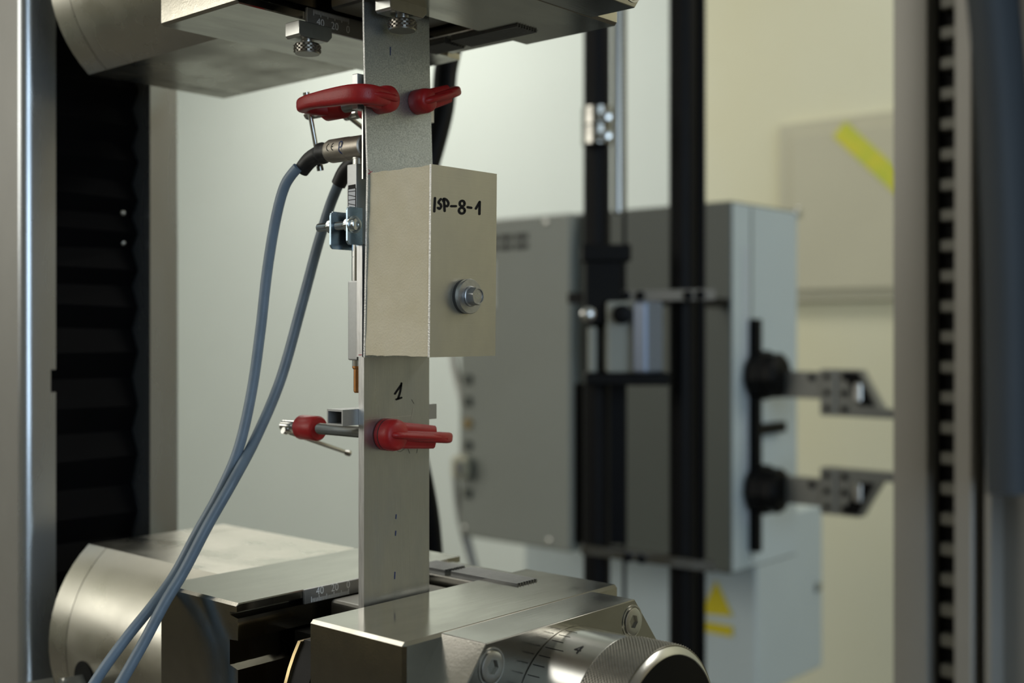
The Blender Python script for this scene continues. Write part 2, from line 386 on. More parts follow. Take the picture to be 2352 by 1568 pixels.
# bellows: pleated sheet, tighter above, stretched below
bm = bmesh.new(); zz = ZB; rows = []; k = 0
zs = []
z = ZB
while z < 1.72:
    zs.append(z); z += (0.0135 if z > 1.36 else 0.020 if z < 1.30 else 0.017) * (1 + 0.12 * random.uniform(-1, 1))
for i, z in enumerate(zs):
    yy = y0 + (0.012 if i % 2 == 0 else 0.018); ins = 0.0 if i % 2 == 0 else 0.003
    j = random.uniform(-.001, .001)
    rows.append([bm.verts.new(p) for p in ((-0.0286, y0 + .05, z), (-0.0283 + ins * .4, yy + .004, z + j), (-0.022 + ins, yy, z + j), (0.0445 - ins, yy, z - j), (0.0476 - ins * .4, yy + .004, z - j), (0.0478, y0 + .05, z))])
for a, b in zip(rows[:-1], rows[1:]):
    for q in range(5): bm.faces.new((a[q], a[q + 1], b[q + 1], b[q]))
bl = fin('bellows', bm, BELLOW, fr, smooth=0, label='black pleated bellows in the column slot')
rv = lathe('bellows_rivet', (0.036, y0 + 0.017, 1.437), (-.3, -1, 0), [(0, .0022), (.0012, .0018), (.002, .0006)], CHROME, fr, seg=12)
copies(rv, [(0, 0, -0.022), (0, 0, -0.148)], fr)
# right column: front face with toothed slot
xr = -0.045
bm = bmesh.new()
bbox(bm, (xr, -0.3011, ZB), (xr + .12, -0.2892, ZT), 0.0012, 2); bbox(bm, (xr + .014, -0.3097, ZB), (xr + .12, -0.3011, ZT))
bbox(bm, (xr, -0.3160, ZB), (xr + .12, -0.3097, ZT), 0.0008, 1); bbox(bm, (xr + .03, -0.3197, ZB), (xr + .12, -0.3160, ZT)); bbox(bm, (xr, -0.3215, ZB), (xr + .12, -0.3197, ZT))
bbox(bm, (xr + .012, -0.41, ZB), (xr + .12, -0.3215, ZT))
rc = fin('column', bm, COLF, fr, label='beige grey column with a toothed slot and narrow black groove')
box('slot_liner', (xr + .009, -0.3096, ZB), (xr + .0138, -0.3012, ZT - .01), BLACK2, rc)
box('groove_liner', (xr + .02, -0.3196, ZB), (xr + .0298, -0.3161, ZT - .01), BLACK2, rc)
tooth = box('rack_tooth', (xr + .004, -0.3094, 1.1255), (xr + .009, -0.3035, 1.1298), TOOTH, rc, bev=0.0006)
copies(tooth, [(0, 0, 0.01002 * i) for i in range(1, 47)], rc)
# dark housing in front of the right column's outer part
bm = bmesh.new()
pth = smooth_path([(-0.062, -0.3205, 1.52), (-0.062, -0.3290, 1.44), (-0.062, -0.3325, 1.38), (-0.062, -0.3335, 1.32), (-0.062, -0.3340, 1.302)], 6)
btube(bm, pth, 0.006, 20, rz=0.012, up=(1, 0, 0), sq=0.7)
hs = thing('hose_bundle', (-0.062, -0.34, 1.30), 'dark blue-grey plastic cable duct with curved hose beside the toothed column', 'cable duct')
fin('curved_hose', bm, HOUS, hs, smooth=60)
box('duct', (-0.058, -0.42, 1.300), (-0.0335, -0.3385, 1.62), HOUS, hs, bev=0.003, seg=2)
# ------------------------------------------------------------------ wedge grips (lower, and the same design upside down)
ZM2 = 1.2105 + 1.518
CZ = 1.150
def grip(lower):
    f = (lambda z: z) if lower else (lambda z: ZM2 - z)
    def Z(a, b): a, b = f(a), f(b); return min(a, b), max(a, b)
    nm = 'lower_grip' if lower else 'upper_grip'
    g = thing('wedge_grip', (0.019, 0.02, f(1.0895) if lower else f(1.2105)),
              'lower steel grip with knurled dial knob, holding the aluminium plate' if lower else 'upper steel grip seen from below, holding the galvanised sheet', 'machine grip')
    def bx(name, lo, hi, m, par=g, **k):
        a, b = Z(lo[2], hi[2]); return box(name, (lo[0], lo[1], a), (hi[0], hi[1], b), m, par, **k)
    # rear block with grooved front face
    yf, yg = 0.0485, 0.0545
    P = [(.118, 1.2105), (yf + .0006, 1.2105), (yf, 1.2099), (yf, 1.2062), (yg, 1.2055), (yg, 1.2040), (yf - .001, 1.2030), (yf - .001, 1.1918), (yg, 1.1912), (yg, 1.1782), (yf - .001, 1.1768), (yf - .001, 1.0895), (.118, 1.0895)]
    P = [(a, f(b)) for a, b in P]
    bm = bmesh.new(); rings = []
    ztop, zbot = max(b for a, b in P), min(b for a, b in P)
    for x, cl in ((-0.0668, 0.0015), (-0.0653, 0.0), (0.088, 0.0)):
        rings.append([bm.verts.new((x, a, min(max(b, zbot + cl), ztop - cl))) for a, b in P])
    for r0, r1 in zip(rings[:-1], rings[1:]):
        for q in range(len(P)): bm.faces.new((r0[q], r0[(q + 1) % len(P)], r1[(q + 1) % len(P)], r1[q]))
    bm.faces.new(rings[0]); bm.faces.new(rings[-1])
    bmesh.ops.remove_doubles(bm, verts=bm.verts, dist=1e-6)
    fin('rear_block', bm, STEEL, g, smooth=0)
    bx('rear_block_lip', (0.0878, 0.0505, 1.2068), (0.1005, 0.118, 1.2104), STEEL)
    # cylinder housing behind it with a flat cut at the top
    def flatcyl(name, cx_, cz_, r, zc, ya, yb, m, bevel=0.0):
        h = zc - cz_; a0 = math.asin(h / r); n = 48; poly = []
        for i in range(n + 1):
            a = math.pi - a0 + (math.pi + 2 * a0) * i / n
            poly.append((cx_ + r * math.cos(a), f(cz_ + r * math.sin(a))))
        return prism(name, poly, 'y', ya, yb, m, g, bev=bevel)
    flatcyl('cylinder_housing', 0.023, CZ, 0.080, 1.2104, 0.1181, 0.2405, CYL)
    flatcyl('housing_seam', 0.023, CZ, 0.0792, 1.2097, 0.2404, 0.2413, SEAM, 0)
    flatcyl('housing_end_ring', 0.023, CZ, 0.080, 1.2104, 0.2412, 0.2627, CYL)
    flatcyl('jaw_carrier', 0.019, CZ, 0.078, 1.1930, 0.0056, 0.0202, GAP_DARK)
    bx('carrier_stem', (-0.030, 0.0200, 1.11), (0.068, 0.0480, 1.190), GAP_DARK)
    flatcyl('carrier_ring', 0.019, CZ, 0.0797, 1.1925, 0.0200, 0.0222, BRONZE)
    bx('rear_jaw', (-0.012, 0.0056, 1.10), (0.052, 0.0410, 1.2045), STEEL_J, bev=0.003, seg=3)
    # front block and front cap
    bx('front_block', (-0.0634, -0.0716, 1.0895), (0.0992, -0.0047, 1.2105), STEEL, bev=0.0016)
    bx('front_jaw', (-0.020, -0.0047, 1.10), (0.052, -0.0002, 1.2060), STEEL_J)
    Q = [(-0.0385, 1.2102), (0.0765, 1.2102), (0.1015, 1.1795), (0.1015, 1.1205), (0.0765, 1.0898), (-0.0385, 1.0898), (-0.0635, 1.1205), (-0.0635, 1.1795)]
    prism('front_cap', [(a, f(b)) for a, b in Q], 'y', -0.0985, -0.0698, STEEL_D, g, bev=0.0005)
    for sx in (-0.0352, 0.0738):
        for sz in (1.1992, 1.1008):
            lathe('counterbore_rim', (sx, -0.0985, f(sz)), (0, -1, 0), [(-.001, .0086), (.0004, .0086), (.0004, .0078), (-.0006, .0076)], SATIN, g, seg=36)
            socket_screw('cap_screw', (sx, -0.0975, f(sz)), (0, -1, 0), 0.0070, 0.0022, SATIN, g, hexaf=0.0064)
    # dial knob
    kx, kz = 0.0215, f(1.1625)
    d = lathe('dial', (kx, 0, kz), (0, -1, 0), [(.0985, .0428), (.0990, .0435), (.1295, .0435), (.1300, .0430)], CHROME, g, seg=96)
    kn = knurled('knurled_rim', (kx, 0, kz), (0, -1, 0), .1300, .1535, 0.0442, KNURL, g, nt=130, nz=13, amp=0.0003, ch=0.0005)
    lathe('end_cap', (kx, 0, kz), (0, -1, 0), [(.1530, .0437), (.1560, .0405), (.1561, .0400), (.1555, .0395)], CHROME, g, seg=96)
    lathe('end_face', (kx, 0, kz), (0, -1, 0), [(.1550, .0397), (.1557, .0397), (.1558, .038)], BLACK, g, seg=64)
    if lower:
        bm = bmesh.new()
        for i in range(-14, 20):
            an = R(90 + 28 + i * 7.2); rr = 0.04362; L = 0.007 if i % 5 else 0.011
            ca, sa = math.cos(an), math.sin(an); tx, tz = -sa * .00018, ca * .00018
            c = (kx + rr * ca, kz + rr * sa)
            bm.faces.new([bm.verts.new((c[0] + s * tx, yv, c[1] + s * tz)) for s, yv in ((-1, -.100), (1, -.100), (1, -.100 - L), (-1, -.100 - L))])
        fin('dial_graduations', bm, INK, d, smooth=0)
        an = R(114); rr = 0.04365
        n_ = Vector((math.cos(an), 0, math.sin(an))); xx = Vector((0, -1, 0)); yy_ = n_.cross(xx)
        # digit reads along the knob axis
        M = Matrix((xx.to_4d(), (n_.cross(xx)).to_4d(), n_.to_4d(), (0, 0, 0, 1))).transposed()
        M = Matrix(((xx.x, yy_.x, n_.x, kx + rr * n_.x), (xx.y, yy_.y, n_.y, -.1175), (xx.z, yy_.z, n_.z, kz + rr * n_.z), (0, 0, 0, 1)))
        text('dial_numeral', '4', 0.0085, M, INK, d)
    # side link, ribbed strips
    bx('side_link', (0.056, -0.0050, 1.165), (0.0905, 0.0478, 1.2090), STEEL_D, bev=0.0006)
    for ya, yb in ((-0.032, 0.0185), (0.0235, 0.0475)):
        bm = bmesh.new(); n = 8; w = 0.018; P = [(0.0595, f(1.2088))]
        for i in range(n):
            P += [(0.0595 + w * i / n, f(1.2117)), (0.0595 + w * (i + .45) / n, f(1.2119)), (0.0595 + w * (i + .5) / n, f(1.2106)), (0.0595 + w * (i + .98) / n, f(1.2106))]
        P += [(0.0595 + w, f(1.2106)), (0.0595 + w, f(1.2088))]
        bprism(bm, P, 'y', ya, yb); fin('ribbed_strip', bm, RIBM, g, smooth=0)
    # ruler
    za, zb = (1.2030, 1.2108) if lower else (1.5140, 1.5246)
    rl = box('ruler', (-0.0243 if lower else -0.0228, 0.0466, za), (0.024, 0.0484, zb), RULER, g, bev=0.0002)
    bm = bmesh.new()
    for i in range(26):
        x = -0.0198 + 0.00105 * i if lower else -0.0183 + 0.00099 * i
        L = (.0031 if i % 5 == 0 else .0020)
        if lower: a, b = za + .0003, za + .0003 + L
        else: a, b = zb - .0006 - L, zb - .0006
        q = .00020
        bm.faces.new([bm.verts.new(p) for p in ((x - q, .0465, a), (x + q, .0465, a), (x + q, .0465, b), (x - q, .0465, b))])
    fin('graduation_marks', bm, ENGR, rl, smooth=0)
    tz = 1.2086 if lower else 1.5178
    for s, x in (('40', -0.0140 if lower else -0.0136), ('20', -0.0035 if lower else -0.0035), ('0', 0.0062 if lower else 0.0060)):
        text('numeral', s, 0.0058, MXZ(x, .04645, tz), ENGR, rl, 0.95)
    if lower:
        # hydraulic fitting low on the cylinder
        lathe('port_recess', (-0.0545, 0.219, 1.1365), (-1, 0, 0), [(0, .011), (.003, .011), (.0032, .009)], BLACK2, g, seg=32)
        lathe('fitting_hex', (-0.0565, 0.221, 1.1315), (-1, .2, 0), [(0, .009), (.008, .009), (.012, .009), (.013, .007)], SATIN, g, seg=36, rfun=hexr(.014))
        lathe('fitting_nut', (-0.069, 0.236, 1.1262), (-1, .2, 0), [(0, .012), (.012, .012), (.020, .009)], SATIN, g, seg=36, rfun=hexr(.020))
        box('pedestal', (-0.05, -0.06, 0.9895), (0.09, 0.11, 1.0896), STEEL_D, g, bev=0.004)
    else:
        box('adapter', (-0.03, -0.05, 1.6388), (0.07, 0.08, 1.7002), STEEL_D, g, bev=0.004)
    return g
lowg = grip(True); upg = grip(False)

# thumb-screw specimen stops under the upper grip
def stop(xc, yc, zt, x0, x1, ya, yb, z0, z1, rk, label):
    t = thing('specimen_stop', (xc, yc, z0), label, 'stop block')
    P = [(x0, z0 + .0012), (x0 + .0012, z0), (x1 - .003, z0), (x1, z0 + .003), (x1, z1), (x0, z1)]
    prism('stop_body', P, 'y', ya, yb, SATIN, t, bev=0.0003)
    lathe('thumb_screw_neck', (xc, yc, z0), (0, 0, -1), [(-.001, .0035), (.0022, .0035)], CHROME, t, seg=24)
    knurled('knurled_thumb_screw', (xc, yc, z0 - .0018), (0, 0, -1), 0.0, .0054, rk, KNURL, t, nt=16, nz=2, amp=0.0005, ch=0.0007)
stop(-0.0275, 0.0405, 0, -0.0375, -0.0150, 0.0350, 0.0465, 1.5045, 1.5128, 0.0071, 'steel stop block with knurled thumb screw hanging under the upper ruler')
box_ = stop(-0.0075, -0.0115, 0, -0.0215, 0.0045, -0.0175, -0.0062, 1.5120, 1.5205, 0.0075, 'steel stop block with knurled thumb screw in front of the galvanised sheet')

# ------------------------------------------------------------------ specimen
HW = 0.0235
def bow(z):   # slight forward bow of the thin sheet
    if z > 1.43: return -0.0030 * max(0, 1 - (z - 1.43) / 0.085) ** 1.3
    return -0.0030 + 0.0024 * min(1, (1.43 - z) / 0.094)
bm = bmesh.new(); rows = []
zl = [1.3365 + (1.575 - 1.3365) * i / 40 for i in range(41)]
rnd = random.Random(3)
for z in zl:
    b = bow(z)
    rows.append([bm.verts.new(p) for p in ((-HW, b, z), (HW, b, z), (HW, b + .0012, z), (-HW, b + .0012, z))])
for a, c in zip(rows[:-1], rows[1:]):
    for q in range(4):
        fc = bm.faces.new((a[q], a[(q + 1) % 4], c[(q + 1) % 4], c[q])); fc.material_index = 1 if q in (1, 3) else 0
bm.faces.new(rows[0]); bm.faces.new(rows[-1])
sheet = fin('galvanised_sheet', bm, GALV, mats=[GALV, SHEET_E], label='grey galvanised steel sheet strip hanging from the upper grip', cat='metal strip')
strokes('alignment_mark', [[(-0.0055, 1.4985), (-0.0056, 1.4945)]], .0006, lambda a, b: Vector((a, bow(b) - .00012, b)), INKB, sheet)
strokes('alignment_mark', [[(-0.0235, 1.4302), (-0.0205, 1.4318)], [(-0.0232, 1.4302), (-0.0218, 1.4312), (-0.0229, 1.4325)]], .0003, lambda a, b: Vector((a, bow(b) - .00014, b)), INKR, sheet)
# aluminium plate
bm = bmesh.new()
bprism(bm, [(-HW, 0.0), (HW, 0.0), (HW, .0042), (-HW, .0042)], 'z', 1.150, 1.3367)
bbox(bm, (-HW, .0014, 1.3367), (HW, .0056, 1.394))
for fc in bm.faces:
    fc.normal_update(); fc.material_index = 1 if abs(fc.normal.x) > .9 else 0
alu = fin('aluminium_plate', bm, ALU, mats=[ALU, ALU_E], label='brushed aluminium plate marked 1 standing in the lower grip', cat='metal plate', smooth=0)
PP = lambda a, b: (lambda v: Vector((v.x, -.00010, v.z)))(pl(a, b, 1, 0.0))
strokes('handwritten_numeral', [[(907, 904), (921, 884)], [(922, 880), (919, 900), (914, 915)], [(910, 917), (922, 913)]], 4.6, PP, INK, alu, label='handwritten black numeral 1', n=3)
for px, py, L in ((910, 1186, 9), (909, 1224, 10), (907, 1321, 15)):
    strokes('alignment_mark', [[(px, py - L / 2), (px - .8, py + L / 2)]], 2.4, PP, INKB, alu)
strokes('scribed_line', [[(838, 963), (900, 958), (946, 954)], [(949, 937), (945, 961)]], 1.1, PP, ALU_E, alu, n=3)
strokes('scratch', [[(903, 1028), (918, 1037), (934, 1028), (941, 1041)], [(945, 917), (951, 927)], [(964, 995), (957, 1040)]], 0.7, PP, SEAM, alu, n=4)
strokes('red_mark', [[(0.0003, 1.3378), (0.0026, 1.3377)]], .0004, lambda a, b: Vector((-HW - .0001, .0014 + a, b)), INKR, alu)
# sandwich block
def shear(bm):
    for v in bm.verts:
        t = (v.co.z - 1.3372) / 0.0938
        v.co.y += (-0.0006 - 0.0024 * t) * max(0, 1 + v.co.y / 0.0476); v.co.x += 0.0012 * t
blk = thing('sandwich_panel_block', (0, -0.024, 1.3372), 'cream foam sandwich block with metal facing, marked ISP-8-1', 'test specimen')
bm = bmesh.new(); bbox(bm, (-0.0232, -0.0462, 1.3376), (0.0236, -0.00005, 1.4308))
bmesh.ops.subdivide_edges(bm, edges=bm.edges, cuts=14, use_grid_fill=True)
for v in bm.verts:
    n = 0.00022
    v.co += Vector((rnd.uniform(-n, n), 0, rnd.uniform(-n, n)))
shear(bm); fin('foam_core', bm, FOAM, blk)
bm = bmesh.new(); bbox(bm, (-0.0235, -0.0476, 1.3372), (0.0242, -0.0462, 1.4312)); shear(bm)
for fc in bm.faces: fc.normal_update(); fc.material_index = 0 if abs(fc.normal.y) > .9 else 1
fin('metal_facing', bm, FACE, blk, mats=[FACE, SHEET_E], smooth=0)
yF = -0.0476
def PB(a, b):
    px, py = 980 + a / 14.7, 440 + b / 14.7
    v = pl(px, py, 1, yF - .00012); return v
def loop(cx_, cy_, rx, ry, n=10, ph=0): return [(cx_ + rx * math.cos(2 * math.pi * i / n + ph), cy_ + ry * math.sin(2 * math.pi * i / n + ph)) for i in range(n + 1)]
strokes('handwritten_code', [[(285, 215), (262, 665)],
    [(482, 250), (405, 360), (470, 425), (492, 500), (440, 580), (385, 545)],
    [(590, 250), (600, 450), (612, 650)], [(560, 310), (580, 240), (680, 280), (740, 390), (700, 490), (620, 470)],
    [(830, 490), (990, 490)], loop(1203, 400, 82, 92), loop(1193, 640, 98, 98), [(1390, 525), (1510, 545)], [(1668, 570), (1795, 345)], [(1795, 345), (1790, 550), (1785, 755)]],
    80, PB, INK, blk, label='handwritten black lettering ISP-8-1', n=4)
# screw with bonded washer
sc = thing('hexagon_head_screw', (0.0005, -0.0492, 1.3585), 'grey hexagon-head screw with thick bonded washer on the lettered facing', 'screw')
O = (0.0008, -0.0476, 1.3673); A = (0, -1, 0)
lathe('sealing_washer', O, A, [(-.0003, .0085), (.0018, .0087), (.0020, .0084)], RUBBER_G, sc, seg=48)
lathe('metal_washer', O, A, [(.0020, .0086), (.0041, .0088), (.0045, .0085), (.0046, .0030)], SCREW, sc, seg=48)
lathe('head_flange', O, A, [(.0046, .0052), (.0052, .0051), (.0056, .0046)], SCREW, sc, seg=36)
hd = lathe('hexagon_head', O, A, [(.0054, .0052), (.0088, .0052), (.0098, .0042), (.0098, .0036), (.0093, .0035)], SCREW, sc, seg=48, rfun=hexr(.0080))
hz0 = O[2]; PH = lambda a, b: Vector((O[0] + a, O[1] - .00936, hz0 + b))
strokes('head_emboss', [[(-.0016, .0010), (-.0009, .0016)], [(-.0004, .0006), (.0001, .0015)], [(.0005, .0012), (.0012, .0010)], [(-.0014, -.0006), (-.0010, -.0013)], [(-.0004, -.0008), (.0002, -.0013)], [(.0006, -.0005), (.0011, -.0012)]], .00032, PH, ZINC_L, hd)

# ------------------------------------------------------------------ bars behind the plate
bm = bmesh.new(); o_, i_ = .006, .0050
x0, x1, yc, zc, hy, hz_ = -0.0340, 0.0335, 0.0105, 1.3058, .0062, .0041
for (ya, yb, za, zb) in ((-hy, hy, hz_ - .001, hz_), (-hy, hy, -hz_, -hz_ + .001), (-hy, -hy + .001, -hz_ + .001, hz_ - .001), (hy - .001, hy, -hz_ + .001, hz_ - .001)):
    bbox(bm, (x0, yc + ya, zc + za), (x1, yc + yb, zc + zb))
fin('square_tube', bm, LVB, smooth=0, label='short hollow aluminium tube clamped crosswise behind the aluminium plate', cat='metal tube')
box('flat_bar', (-0.0252, .0030, 1.4640), (0.0305, .0074, 1.4822), ALU_E, bev=0.0003, label='short aluminium flat bar clamped crosswise behind the galvanised sheet', cat='metal bar')
box('backing_strip', (-0.0236, .0006, 1.428), (-0.010, .0016, 1.4636), SATIN, label='narrow bright backing strip behind the galvanised sheet edge', cat='metal strip')

# ------------------------------------------------------------------ G clamps
def clamp(name, ax, az, y_f, y_b, v1, sgn, tilt, S, rb, label, bar_pts, big=False, spz=.0036):
    t_ = R(tilt); U = Vector((sgn * math.cos(t_), 0, math.sin(t_))); Wv = Vector((-sgn * math.sin(t_), 0, math.cos(t_)))
    O_ = Vector((ax, 0, az))
    def Q(u, v, w=0.0): return O_ + U * u + Vector((0, v, 0)) + Wv * w
    c = thing(name, (ax, y_f, az - rb), label, 'clamp', 'small red G clamps')
    v0 = y_f
    path = smooth_path([Q(0, v0 - .0065), Q(.30 * S, v0 - .0085), Q(.68 * S, v0 - .0085), Q(.93 * S, v0 - .002), Q(1.0 * S, v0 + .012), Q(1.02 * S, (v0 + v1) * .6), Q(.98 * S, v1 - .004), Q(.80 * S, v1 + .005), Q(.45 * S, v1 + .005), Q(0, v1 + .001)], 7)
    bm = bmesh.new()
    btube(bm, path, lambda s: .0042 - .0008 * math.sin(math.pi * s), 16, rz=lambda s: spz * (.86 + .14 * math.cos(2 * math.pi * (s - .25))), up=Wv, sq=0.6)
    # thicker rib along the front arm
    rib = smooth_path([Q(0, v0 - .005), Q(.35 * S, v0 - .006), Q(.62 * S, v0 - .006)], 5)
    btube(bm, rib, lambda s: .0030, 12, rz=lambda s: rb * (.86 - .12 * s), up=Wv, sq=0.5)
    blathe(bm, Q(0, v0), (0, -1, 0), [(0, rb * .9), (.0006, rb), (.0070, rb), (.0095, rb * .93), (.0108, rb * .75), (.0112, rb * .3)], 28)
    btube(bm, smooth_path([Q(-.55 * rb, v0 - .0085), Q(0, v0 - .0116), Q(.4 * S, v0 - .0118), Q(.75 * S, v0 - .0095)], 5), .0022, 10, rz=.0018, up=Wv)
    blathe(bm, Q(0, v1), (0, 1, 0), [(-.0085, rb * .72), (-.0075, rb * .82), (.006, rb * .82), (.0075, rb * .7)], 28)
    fin('clamp_frame', bm, RED, c, smooth=50)
    if big: lathe('pad_seam', Q(0, v0), (0, -1, 0), [(.0030, rb * 1.004), (.0036, rb * 1.004)], SEAM, c, seg=28)
    lathe('threaded_rod', Q(0, 0), (0, 1, 0), thread_prof(y_b + .002, v1 + .012, .0031, .0013, .0007), SATIN, c, seg=20, smooth=20)
    lathe('swivel_pad', Q(0, 0), (0, 1, 0), [(y_b, .0045), (y_b + .0015, .0045), (y_b + .003, .0032)], SATIN, c, seg=24)
    hub = lathe('rod_head', Q(0, 0), (0, 1, 0), [(v1 + .0118, .0030), (v1 + .013, .0032), (v1 + .0225, .0032), (v1 + .0232, .0026)], CHROME, c, seg=20)
    yb_ = v1 + .0175
    a, b = [Vector((p.x, yb_, p.z)) for p in (pl(*bar_pts[0], 1, yb_), pl(*bar_pts[1], 1, yb_))]
    d = (b - a); L = d.length
    def rr(s):
        e = min(s, 1 - s) * L
        return .0019 if e < .0035 else (.0012 if e < .0045 else .0013)
    n = 40; bm = bmesh.new(); btube(bm, [a + d * (i / n) for i in range(n + 1)], rr, 14)
    fin('tommy_bar', bm, CHROME, c, smooth=50)
    return c
clamp('g_clamp', -0.0150, 1.4690, bow(1.4708), .0074, 0.0330, -1, 0, 0.0215, .0070, 'red clamp reaching left around the galvanised sheet above the sensor', ((703, 212), (736, 392)), spz=.0050)
clamp('g_clamp', 0.0125, 1.4722, bow(1.4722), .0074, 0.0330, 1, 20, 0.0300, .0066, 'red clamp reaching right around the galvanised sheet, tilted upwards', ((793, 262), (880, 330)), spz=.0027)
clamp('g_clamp', -0.0090, 1.2962, 0.0, .0042, 0.0620, 1, -6, 0.0470, .0084, 'large red clamp gripping the aluminium plate below the numeral', ((650, 988), (803, 1041)), True, spz=.0030)

# ------------------------------------------------------------------ displacement sensors
def sensor(dx, label, first):
    s = thing('displacement_sensor', (-0.018 + dx, .011, 1.318), label, 'sensor')
    X = lambda x: x + dx
    bd = box('upper_housing', (X(-.0222), .0074, 1.3950), (X(-.0145), .0148, 1.4367), LVB, s, bev=.0007, seg=2)
    box('lower_housing', (X(-.0222), .0070, 1.3348), (X(-.0145), .0142, 1.3762), LVB, s, bev=.0009, seg=2)
    lathe('plunger_rod', (X(-.0188), .0104, 0), 'z', [(1.3758, .0030), (1.3882, .0030), (1.3883, .0028), (1.3886, .0028), (1.3887, .0030), (1.3952, .0030)], CHROME, s, seg=24)
    lathe('neck', (X(-.0188), .0094, 0), 'z', [(1.4365, .0033), (1.4392, .0033), (1.4393, .0035), (1.4425, .0036), (1.4432, .0030)], SATIN, s, seg=24)
    cn = lathe('connector', (X(-.0195), 0, 1.4455), 'y', [(.0030, .0052), (.0036, .0060), (.0150, .0061), (.0152, .0063), (.0295, .0063), (.0315, .0056), (.0322, .0050)], LVDT, s, seg=40)
    lathe('tip_collar', (X(-.0188), .0106, 0), 'z', [(1.3318, .0026), (1.3350, .0026)], CHROME, s, seg=20)
    lathe('copper_tip', (X(-.0188), .0106, 0), 'z', [(1.3178, .0013), (1.3186, .0019), (1.3300, .0019), (1.3308, .0026), (1.3318, .0026)], COPPER, s, seg=20)
    if first:
        # CE mark and blue pen mark on the connector
        rr = .00637
        def PC(a, b):   # a along -y (screen right), b around
            th = b / rr; return Vector((X(-.0195) - rr * math.cos(th), a, 1.4455 + rr * math.sin(th)))
        z0 = .0010
        arc = lambda cy_, r, a0, a1: [(cy_ - r * math.cos(R(a)) , z0 + r * math.sin(R(a))) for a in [a0 + (a1 - a0) * i / 8 for i in range(9)]]
        strokes('ce_mark', [[(.0252 + .0017 * math.cos(R(a)) , z0 + .0019 * math.sin(R(a))) for a in range(-80, 81, 20)],
                            [(.0215 + .0017 * math.cos(R(a)), z0 + .0019 * math.sin(R(a))) for a in range(-80, 81, 20)], [(.0232, z0), (.0218, z0)]], .0005, PC, INK, cn, n=2)
        strokes('pen_mark', [[(.0172, .0026), (.0160, .0034), (.0148, .0022), (.0152, .0004), (.0165, .0000), (.0170, .0014), (.0168, .0028)], [(.0169, .0004), (.0171, -.0016), (.0158, -.0032)]], .0008, PC, INKB, cn, n=3)
        # printed label on the upper housing side
        yl0, yl1 = .0080, .0136; xl = X(-.0222) - .00012
        LB = lambda a, b: Vector((xl, a, b))
        bm = bmesh.new(); bm.faces.new([bm.verts.new((xl + .00004, *p)) for p in ((yl0, 1.4118), (yl1, 1.4118), (yl1, 1.4258), (yl0, 1.4258))]); fin('printed_label', bm, LABEL, bd, smooth=0)
        bm = bmesh.new(); bm.faces.new([bm.verts.new((xl, *p)) for p in ((yl0, 1.4238), (yl1, 1.4236), (yl1, 1.4258), (yl0, 1.4260))]); fin('label_band', bm, INK, bd, smooth=0)
        strokes('label_lines', [[(yl0, 1.4225), (yl1, 1.4225)], [(yl1, 1.4208), (yl0, 1.4196)], [(yl0, 1.4181), (yl1, 1.4181)], [(yl1, 1.4163), (yl0, 1.4151)], [(yl1, 1.4118), (yl1, 1.424)], [(yl0, 1.4118), (yl0, 1.424)]], .00040, LB, INK, bd)
    return s
s1 = sensor(0.0, 'slim displacement sensor with CE-marked connector at the plate left edge', True)
s2 = sensor(0.030, 'slim displacement sensor mounted behind the metal strips with shade-darkened cable', False)
Z3 = Vector((0, 0, 1))
bt = smooth_path([(-.0195, .0318, 1.4455), (-.0195, .0400, 1.4450), (-.0198, .0480, 1.4425), (-.0203, .0545, 1.4375)], 6)
tube('cable_boot', bt, lambda s: .0052 if s < .22 else (.0058 if s < .3 else .0050 - .0008 * s), RUBBER, s1, seg=24)
c1 = [(684, 384, .634), (655, 425, .638), (634, 500, .642), (614, 620, .646), (598, 760, .648), (578, 900, .648), (548, 1030, .646), (505, 1130, .645), (452, 1225, .643), (402, 1318, .640), (352, 1388, .632), (290, 1465, .625), (225, 1555, .62), (170, 1650, .62), (110, 1800, .62)]
tube('cable', smooth_path([pt(*c) for c in c1], 8), .0029, CABLE, s1, seg=16, label='grey signal cable')
bt2 = smooth_path([(.0105, .0318, 1.4455), (.0105, .0430, 1.4450), (.0103, .0530, 1.4405), (.0098, .0590, 1.4330)], 6)
tube('cable_boot', bt2, lambda s: .0052 - .0010 * s, RUBBER, s2, seg=24)
p0 = Vector((.0098, .0585, 1.4338))
c2 = [(757, 475, .672), (728, 570, .672), (693, 700, .670), (645, 870, .665), (588, 1005, .652), (535, 1105, .637), (478, 1205, .630), (422, 1312, .625), (378, 1385, .620), (330, 1475, .615), (282, 1560, .61), (232, 1650, .61), (180, 1800, .61)]
tube('cable', smooth_path([p0] + [pt(*c) for c in c2], 8), .0030, CABLE_SHADED, s2, seg=16, label='grey signal cable coloured darker for shade')

# bracket holding the first sensor
bk = thing('sensor_bracket', (-.026, .012, 1.394), 'zinc-plated bracket with two flanges and cross screw holding the sensor', 'bracket')
def rplate(name, x0, x1, ya, yb, z0, z1, r, m, par):
    P = [(x1, z0), (x1, z1)] + [(x0 + r - r * math.sin(R(a)), z1 - r + r * math.cos(R(a))) for a in range(0, 91, 18)] + [(x0 + r - r * math.cos(R(a)), z0 + r - r * math.sin(R(a))) for a in range(0, 91, 18)]
    return prism(name, P, 'y', ya, yb, m, par, bev=.0001)
rplate('front_flange', -.0302, -.0200, .0050, .0062, 1.3944, 1.4137, .0018, ZINC, bk)
rplate('rear_flange', -.0302, -.0145, .0180, .0192, 1.3925, 1.4120, .0022, ZINC, bk)
box('bracket_web', (-.0150, .0060, 1.3940), (-.0140, .0182, 1.4130), ZINC, bk)
sx, sz = -.0262, 1.4046
lathe('cross_screw', (sx, 0, sz), 'y', thread_prof(.006, .0330, .0022, .0009, .0005), ZINC_L, bk, seg=18, smooth=20)
